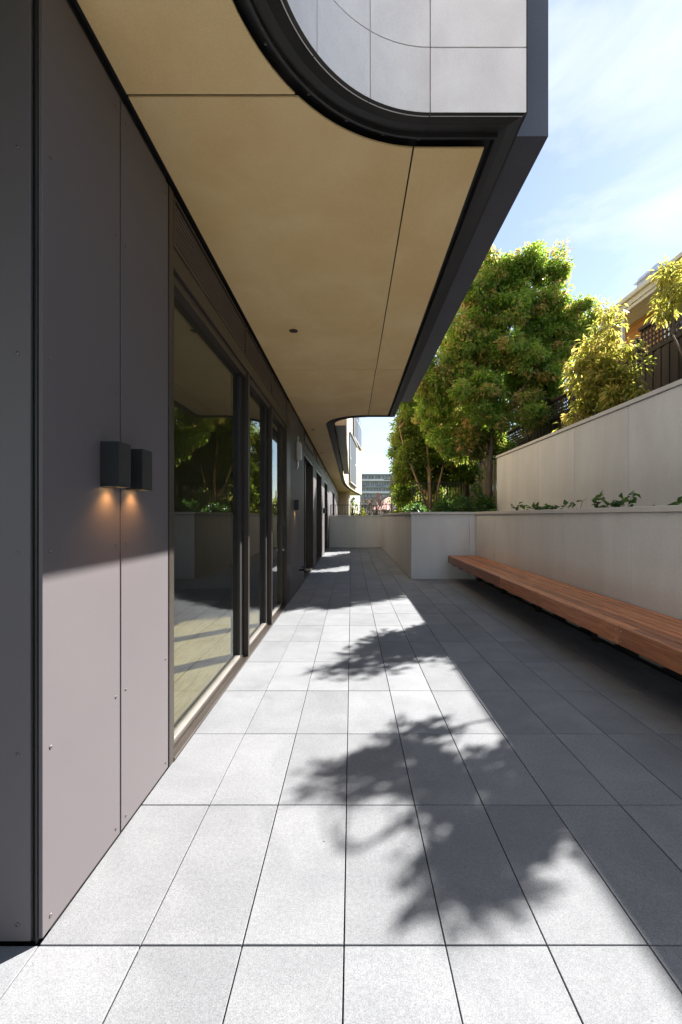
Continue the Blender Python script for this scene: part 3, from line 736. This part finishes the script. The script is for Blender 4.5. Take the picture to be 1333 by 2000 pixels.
# the big tree behind the wall
tree('lilly_pilly_tree', 'large leafy green tree with reddish tips rising above the grey walls', 'tree', (3.70, 11.2, 1.2),
     [([(3.70, 11.2, 1.1), (3.68, 11.2, 2.4), (3.78, 11.25, 3.6), (3.95, 11.3, 5.0), (4.35, 11.4, 6.6), (4.55, 11.5, 8.0)], .085, .025),
      ([(3.78, 11.25, 3.5), (4.2, 11.1, 4.2), (4.9, 11.2, 5.1), (5.4, 11.4, 6.4)], .05, .015),
      ([(3.70, 11.22, 2.9), (3.4, 11.3, 3.6), (2.9, 11.5, 4.6), (2.7, 11.5, 5.6)], .05, .015)],
     [(4.25, 11.5, 7.75, .80, .8, 1.1), (5.35, 11.6, 7.75, .46, .6, 1.0), (6.0, 11.5, 6.7, .6, .7, .65), (3.5, 11.5, 7.3, .65, .7, .75), (2.9, 11.6, 3.4, .75, .7, .7), (3.9, 11.6, 3.3, .6, .6, .5), (4.9, 11.5, 6.7, .85, .9, .9), (5.85, 11.5, 6.25, .55, .7, .75), (3.4, 11.4, 6.2, 1.1, 1.1, 1.2),
      (5.45, 11.4, 5.75, .7, .7, .6), (4.5, 11.2, 5.4, 1.15, 1.1, 1.0), (2.5, 11.7, 4.7, 1.0, .9, 1.2), (4.6, 10.9, 4.05, .65, .6, .5), (3.4, 11.1, 4.2, .85, .8, .75), (5.3, 11.4, 4.9, .75, .8, .7)],
     1900, 84, .100, 11, 'leaf_lillypilly', 'bark_grey', limb=110, young_amt=.34, spread=.19, shell=.5, width=.42)
tree('pale_trunk_tree', 'slender multi-stemmed tree with pale tan trunks behind the taller railing', 'tree', (2.60, 13.9, 1.2),
     [([(2.62, 13.9, 1.1), (2.60, 13.9, 1.9), (2.58, 13.9, 2.7), (2.50, 14.0, 3.8), (2.4, 14.2, 5.0)], .085, .02),
      ([(2.50, 13.85, 1.1), (2.35, 13.8, 1.9), (2.05, 13.8, 2.7), (1.75, 13.9, 3.5), (1.6, 14.0, 4.2)], .04, .012),
      ([(2.66, 13.9, 1.3), (2.9, 13.9, 2.3), (3.2, 14.0, 3.6), (3.3, 14.1, 4.6)], .05, .015)],
     [(2.35, 14.2, 4.0, .85, .8, 1.2), (1.95, 14.6, 3.0, .42, .6, 1.0), (2.9, 14.2, 4.9, 1.1, .9, 1.1), (1.95, 14.4, 4.4, .5, .6, .9), (3.0, 14.3, 3.3, .7, .7, .5), (1.95, 15.2, 2.1, .35, .5, .55), (2.9, 14.6, 2.6, .9, .6, .6), (3.6, 13.9, 3.0, .7, .6, .8)],
     860, 60, .10, 21, 'leaf_dark', 'bark_tan', limb=40, young_amt=.18, width=.5)
tree('dense_tree', 'dense dark tree filling the gap between pale trunks and fence', 'tree', (4.1, 14.9, 1.2),
     [([(4.1, 14.9, 1.1), (4.1, 14.9, 2.6), (4.0, 15.0, 4.0), (4.1, 15.1, 5.6)], .10, .03)],
     [(3.9, 15.0, 4.2, 1.1, .9, 1.2), (4.4, 15.2, 5.6, 1.2, 1.0, 1.3), (3.3, 15.4, 5.4, 1.1, .9, 1.2)],
     560, 55, .12, 31, 'leaf_dark', 'bark_grey', limb=26, young_amt=.15)
tree('narrow_tree', 'narrow leafy tree farthest along the planter above the far railing', 'tree', (2.15, 17.9, 1.2),
     [([(2.15, 17.9, 1.1), (2.15, 17.9, 2.3), (2.1, 18.0, 3.6), (2.2, 18.1, 4.8)], .07, .02)],
     [(2.35, 18.0, 2.6, .50, .6, 1.15), (2.3, 18.1, 4.2, .62, .6, 1.2), (2.9, 18.2, 3.4, .7, .6, 1.3)],
     420, 50, .105, 41, 'leaf_dark', 'bark_tan', limb=20, young_amt=.3, width=.5)
tree('hedge_bush', 'broad low leafy bush behind the taller railing, filling under the trees', 'shrub', (3.2, 17.2, 1.2),
     [([(3.2, 17.2, 1.1), (3.2, 17.2, 1.8), (3.1, 17.2, 2.6)], .05, .02)],
     [(3.1, 17.2, 2.1, .9, .8, .9), (3.9, 18.0, 2.4, .9, .8, 1.2), (2.5, 17.4, 1.9, .4, .5, .6), (4.6, 19.5, 2.6, .8, 1.2, 1.4)],
     300, 50, .11, 45, 'leaf_lillypilly', 'bark_grey', limb=18, young_amt=.3, width=.5)
tree('garden_hedge', 'dark hedge in the neighbouring garden showing through the fence lattice', 'hedge', (6.3, 14, 2.2),
     [([(6.3, 14, 2.1), (6.3, 14, 2.8), (6.3, 14.1, 3.4)], .05, .02)],
     [(6.4, 9.3 + 1.5 * k, 4.05 - .09 * k, .5, 1.1, 1.2) for k in range(11)],
     560, 46, .12, 47, 'leaf_dark', 'bark_grey', limb=10, young_amt=.1, width=.5)
# golden shrubs above the retaining wall; their shade falls on the paving
tree('golden_shrub', 'golden yellow-green shrub leaning over the tall retaining wall by the lattice', 'shrub', (4.15, 7.15, 2.45),
     [([(4.15, 7.15, 2.4), (4.12, 7.12, 3.0), (4.1, 7.05, 3.6), (4.1, 7.05, 4.2)], .035, .01), ([(4.16, 7.1, 2.5), (4.3, 6.9, 3.1), (4.4, 6.8, 3.6)], .02, .008)],
     [(4.12, 6.98, 3.95, .52, .52, .56), (4.08, 7.15, 3.35, .46, .45, .45), (4.14, 6.92, 4.62, .28, .28, .40), (4.25, 6.55, 3.25, .42, .45, .32), (3.98, 7.3, 2.95, .30, .32, .26)],
     185, 40, .105, 51, 'leaf_golden', 'bark_grey', limb=34, limb_r=.010, young_amt=.62, spread=.15, width=.33, droop=.9, shell=.35)
tree('golden_shrub', 'golden drooping shrub cut off by the right edge of the picture', 'shrub', (4.15, 4.75, 2.45),
     [([(4.15, 4.75, 2.4), (4.12, 4.75, 3.0), (4.12, 4.8, 3.7), (4.1, 4.85, 4.4)], .035, .01), ([(4.14, 4.8, 2.6), (4.0, 5.0, 3.1), (3.95, 5.15, 3.5)], .02, .008)],
     [(4.1, 5.0, 3.98, .20, .20, .28), (4.12, 4.5, 3.85, .28, .22, .28), (4.12, 4.55, 3.5, .28, .36, .2), (4.0, 5.28, 4.12, .13, .15, .36)],
     74, 34, .105, 61, 'leaf_golden', 'bark_grey', limb=30, limb_r=.010, young_amt=.62, spread=.14, width=.33, droop=.9, shell=.3)
# ground shrubs in the far planter
for i, (x, y, r, hgt, lab) in enumerate([(2.05, 9.6, .34, .30, 'leafy green shrub behind the coping just left of the tall wall'), (2.55, 9.9, .42, .36, 'bright green shrub beside the end of the tall retaining wall'),
        (3.05, 9.9, .30, .55, 'climbing green shrub against the end of the tall wall'), (1.75, 11.4, .32, .28, 'small dark shrub at the foot of the taller railing'), (2.85, 11.9, .5, .55, 'dark green bush in front of the fence palings'),
        (1.95, 16.2, .34, .45, 'yellowish bush below the narrow tree at the far railing')]):
    tree('planter_shrub', lab, 'shrub', (x, y, 1.2), [([(x, y, 1.15), (x, y, 1.15 + hgt * .5), (x + .03, y, 1.2 + hgt)], .012, .004)],
         [(x, y, 1.2 + hgt * .6, r, r, hgt * .65)], 34, 24, .085, 70 + i, 'leaf_ivy' if i != 5 else 'leaf_lime', 'bark_grey', group='shrubs in the far planter', limb=14, limb_r=.005, spread=.13, width=.55, young_amt=.3, droop=.2, shell=.2)
# small sprawling plants along the bed between the two walls
for i, (y, n, hh, lab) in enumerate([(8.35, 9, .16, 'low ivy clump behind the coping nearest the far planter'), (7.0, 2, .24, 'thin bare sprig with few leaves between two ivy clumps'), (6.15, 14, .20, 'widest low ivy clump behind the bench wall coping'),
        (5.25, 4, .26, 'wispy curling stem with few leaves along the coping'), (4.55, 8, .25, 'upright bushy ivy clump behind the coping toward the right'), (3.55, 5, .16, 'small ivy sprig at the right edge of the picture')]):
    x = 2.80; rng = random.Random(90 + i)
    o = thing('ivy_plant', (x, y, 1.2), lab, 'plant', 'small plants along the bed between the walls')
    st = MB(); P = []; D = []
    for k in range(n + 2):
        a = Vector((x + rng.uniform(-.08, .1), y + rng.uniform(-.1, .1) * n / 4, 1.2)); lean = Vector((rng.uniform(-.15, .1), rng.uniform(-.30, .30) * (.5 + n / 10), 0))
        hk = hh * rng.uniform(.55, 1.25)
        b1 = a + lean * .5 + Vector((0, 0, hk * .8)); c1 = a + lean + Vector((0, rng.uniform(-.05, .05), hk * rng.uniform(.7, 1.1)))
        st.tube([a, (a + b1) / 2, b1, c1], [.004, .0035, .003, .0015], 5)
        for q in range(11 if n > 4 else 4):
            f = rng.uniform(.25, 1); p = a.lerp(b1, f * 1.6) if f < .62 else b1.lerp(c1, (f - .62) / .38)
            P.append(tuple(p)); d = Vector((rng.uniform(-1, 1), rng.uniform(-1, 1), rng.uniform(-.3, .6))).normalized(); D.append(tuple(d))
    st.build('stems', 'bark_grey', o)['kind'] = 'stuff'
    P = np.array(P); D = np.array(D); nr = np.random.default_rng(i); k = len(P)
    me = leaf_mesh('leaves', P, D, nr.normal(size=(k, 3)) * .5 + np.array([0, 0, 1.]), .075 * (.6 + .8 * nr.random(k)), .058 * (.6 + .8 * nr.random(k)), nr.random(k) * .3)
    me.materials.append(MATS['leaf_ivy']); put('leaves', me, o)['kind'] = 'stuff'

# ------------------------------------------------------------------ beyond the terrace
# apartment block far away
AY = 200; s = AY / 818
def ax(px): return (px - 687) * s
def az(py): return EYE + (1008 - py) * s
ap = thing('apartment_block', (ax(738), AY, -.3), 'distant grey and brick apartment block with rows of balconies', 'building')
xa, xb, zt = ax(705), ax(773), az(928)
box('wall', 'apartment_concrete', ap, xa, xb, AY, AY + 16, -.3, zt)
MB().box(xa - .3, xb + .3, AY - .8, AY + 16.4, zt + .002, zt + .6).build('parapet', 'apartment_concrete', ap)
MB().box(xb - 2.2, xb + .02, AY - 2.0, AY - .02, -.3, zt + .8).build('stair_tower', 'apartment_concrete', ap)
fl = 2.9; k = 0; z = zt - fl
rg = random.Random(5)
while z > -.2:
    MB().box(xa - .2, xb - 2.3, AY - 1.3, AY - .01, z - .15, z + .12).build('balcony', 'apartment_concrete', ap)
    if k % 3 == 2 or k > 2: MB().box(xa + .02, xb - 2.32, AY - .25, AY - .012, z + .13, z + 1.0).build('brick_panel', 'apartment_brick', ap)
    q = xa + .5
    while q < xb - 4:
        wd = rg.choice((1.3, 1.9, 2.4)); z0 = z + 1.02
        wn = MB().box(q, q + wd, AY - .10, AY - .013, z0, z + fl - .35).build('window', 'apartment_glass', ap)
        MB().box(q + wd / 2 - .05, q + wd / 2 + .05, AY - .16, AY - .101, z0, z + fl - .35).build('frame', 'paint_white', wn)
        q += wd + rg.choice((.5, .8, 1.1))
    box('balustrade', 'apartment_glass' if k % 2 else 'paint_white', ap, xa + .1, xb - 2.6, AY - 1.28, AY - 1.22, z + .121, z + .95)
    z -= fl; k += 1
for q in range(7):
    MB().box(xb + .03, xb + 1.6, AY + 1, AY + 4, zt - 3 - q * fl, zt - 2.85 - q * fl).build('side_balcony', 'apartment_concrete', ap)
# red roofed house
def hx(px, d): return (px - 687) * d / 818
def hz(py, d): return EYE + (1008 - py) * d / 818
d = 55
rh = thing('red_roof_house', (hx(757, d), d, -.3), 'pale house with faded red tiled hip roof and red brick chimney', 'house')
x0, x1 = hx(735, d), hx(790, d); ze, zr = hz(984, d), hz(969, d)
box('wall', 'paint_white', rh, x0 + .3, x1 - .3, d + .3, d + 8, -.3, ze)
MB().add([(x0, d, ze), (x1, d, ze), (x1, d + 8.3, ze), (x0, d + 8.3, ze), (x0 + 1.9, d + 3.2, zr), (x1 - 1.2, d + 3.2, zr), (x0, d, ze - .12), (x1, d, ze - .12), (x1, d + 8.3, ze - .12), (x0, d + 8.3, ze - .12)],
         [(0, 1, 5, 4), (1, 2, 5), (2, 3, 4, 5), (3, 0, 4), (0, 6, 7, 1), (1, 7, 8, 2), (2, 8, 9, 3), (3, 9, 6, 0), (6, 9, 8, 7)]).build('roof', 'roof_terracotta', rh)
xl0, xl1, zl, zl2 = hx(722, d), hx(766, d), hz(996, d), hz(985, d)
box('porch_wall', 'paint_white', rh, xl0 + .2, xl1 - .2, d - 2.2, d + .28, -.3, zl)
MB().add([(xl0, d - 2.6, zl), (xl1, d - 2.6, zl), (xl1 - .3, d - .02, zl2), (xl0 + .9, d - .02, zl2), (xl0, d - 2.6, zl - .1), (xl1, d - 2.6, zl - .1), (xl1, d - .02, zl - .1), (xl0, d - .02, zl - .1)],
         [(0, 1, 2, 3), (0, 4, 5, 1), (1, 5, 6, 2), (3, 7, 4, 0), (2, 6, 7, 3), (4, 7, 6, 5)]).build('porch_roof', 'roof_terracotta', rh)
xc = hx(740, d); box('chimney', 'brick_red', rh, xc - .16, xc + .16, d + 1.5, d + 1.9, ze - .3, hz(968, d) + .45)
for px in (730, 742, 754): 
    wn = box('window', 'paint_white', rh, hx(px, d) - .3, hx(px, d) + .3, d - 2.24, d - 2.202, .5, 1.65)
    box('glass_pane', 'apartment_glass', wn, hx(px, d) - .24, hx(px, d) + .24, d - 2.26, d - 2.242, .56, 1.59)
# utility pole
d = 45; up = thing('utility_pole', (hx(766, d), d, -.3), 'grey timber utility pole in front of the distant apartment block', 'utility pole')
MB().tube([(hx(766, d), d, -.3), (hx(766, d), d, hz(930, d))], [.17, .13], 10).build('pole', 'pole_timber', up)
box('crossarm', 'pole_timber', up, hx(766, d) - .9, hx(766, d) + .9, d - .22, d - .14, hz(938, d), hz(938, d) + .1)
for q in (-.8, -.3, .3, .8): MB().tube([(hx(766, d) + q, d - .18, hz(938, d) + .101), (hx(766, d) + q, d - .18, hz(938, d) + .22)], [.04, .025], 6).build('insulator', 'box_white', up)
# trees of the street beyond
def far_tree(name, label, px, d, ztop, r, seed, mat, leaves, cat='tree', ground=-.3, bare=False, lsize=.16):
    x = hx(px, d); rng = random.Random(seed); o = thing(name, (x, d, ground), label, cat, 'street trees beyond the terrace')
    tm = MB(); h = ztop - ground
    tm.tube([(x, d, ground), (x + .05, d, ground + h * .35), (x, d, ground + h * .6)], [.12, .09, .05], 7)
    tips = []
    for k in range(11 if bare else 5):
        a = rng.uniform(0, 6.28); b1 = Vector((x + math.cos(a) * r * .5, d + math.sin(a) * r * .5, ground + h * rng.uniform(.55, .8)))
        b2 = Vector((x + math.cos(a) * r * rng.uniform(.7, 1.05), d + math.sin(a) * r, ground + h * rng.uniform(.75, 1.0)))
        tm.tube([(x, d, ground + h * rng.uniform(.3, .5)), b1, b2], [.05, .03, .008], 5); tips.append(b2)
        if bare:
            for q in range(10):
                s0 = b1.lerp(b2, rng.random()); tm.tube([s0, s0 + Vector((rng.uniform(-.5, .5), rng.uniform(-.5, .5), rng.uniform(.1, .7)))], [.014, .005], 4)
    tm.build('trunk', 'bark_grey', o)
    P, D, Nn, Ln, Wd, yg, C = foliage([(x, d, ground + h * .72, r, r, h * .28)], leaves, 26, lsize, seed, spread=r * .22, width=.6, shell=.3)
    me = leaf_mesh('crown', P, D, Nn, Ln, Wd, yg); me.materials.append(MATS[mat]); put('crown', me, o)['kind'] = 'stuff'
    return o
far_tree('street_tree', 'nearly bare pinkish street tree right of the beige column', 716, 34, 2.75, .75, 1, 'blossom', 14, bare=True, lsize=.06)
far_tree('street_tree', 'bare twiggy tree before the distant brick block', 735, 42, 3.3, 1.0, 2, 'blossom', 16, bare=True, lsize=.06)
far_tree('street_tree', 'small lime green bush just beyond the far railing', 706, 26, 1.75, .34, 3, 'leaf_lime', 40, lsize=.09)
far_tree('street_tree', 'dark green tuft tree against the beige column', 690, 33, 2.75, .42, 4, 'leaf_dark', 26, lsize=.10)
far_tree('street_tree', 'bare twiggy tree left of the utility pole', 752, 48, 3.6, 1.2, 6, 'blossom', 18, bare=True, lsize=.06)
far_tree('street_tree', 'round green tree behind the right end of the far railing', 800, 36, 3.1, 1.1, 7, 'leaf_lime', 90, lsize=.14)
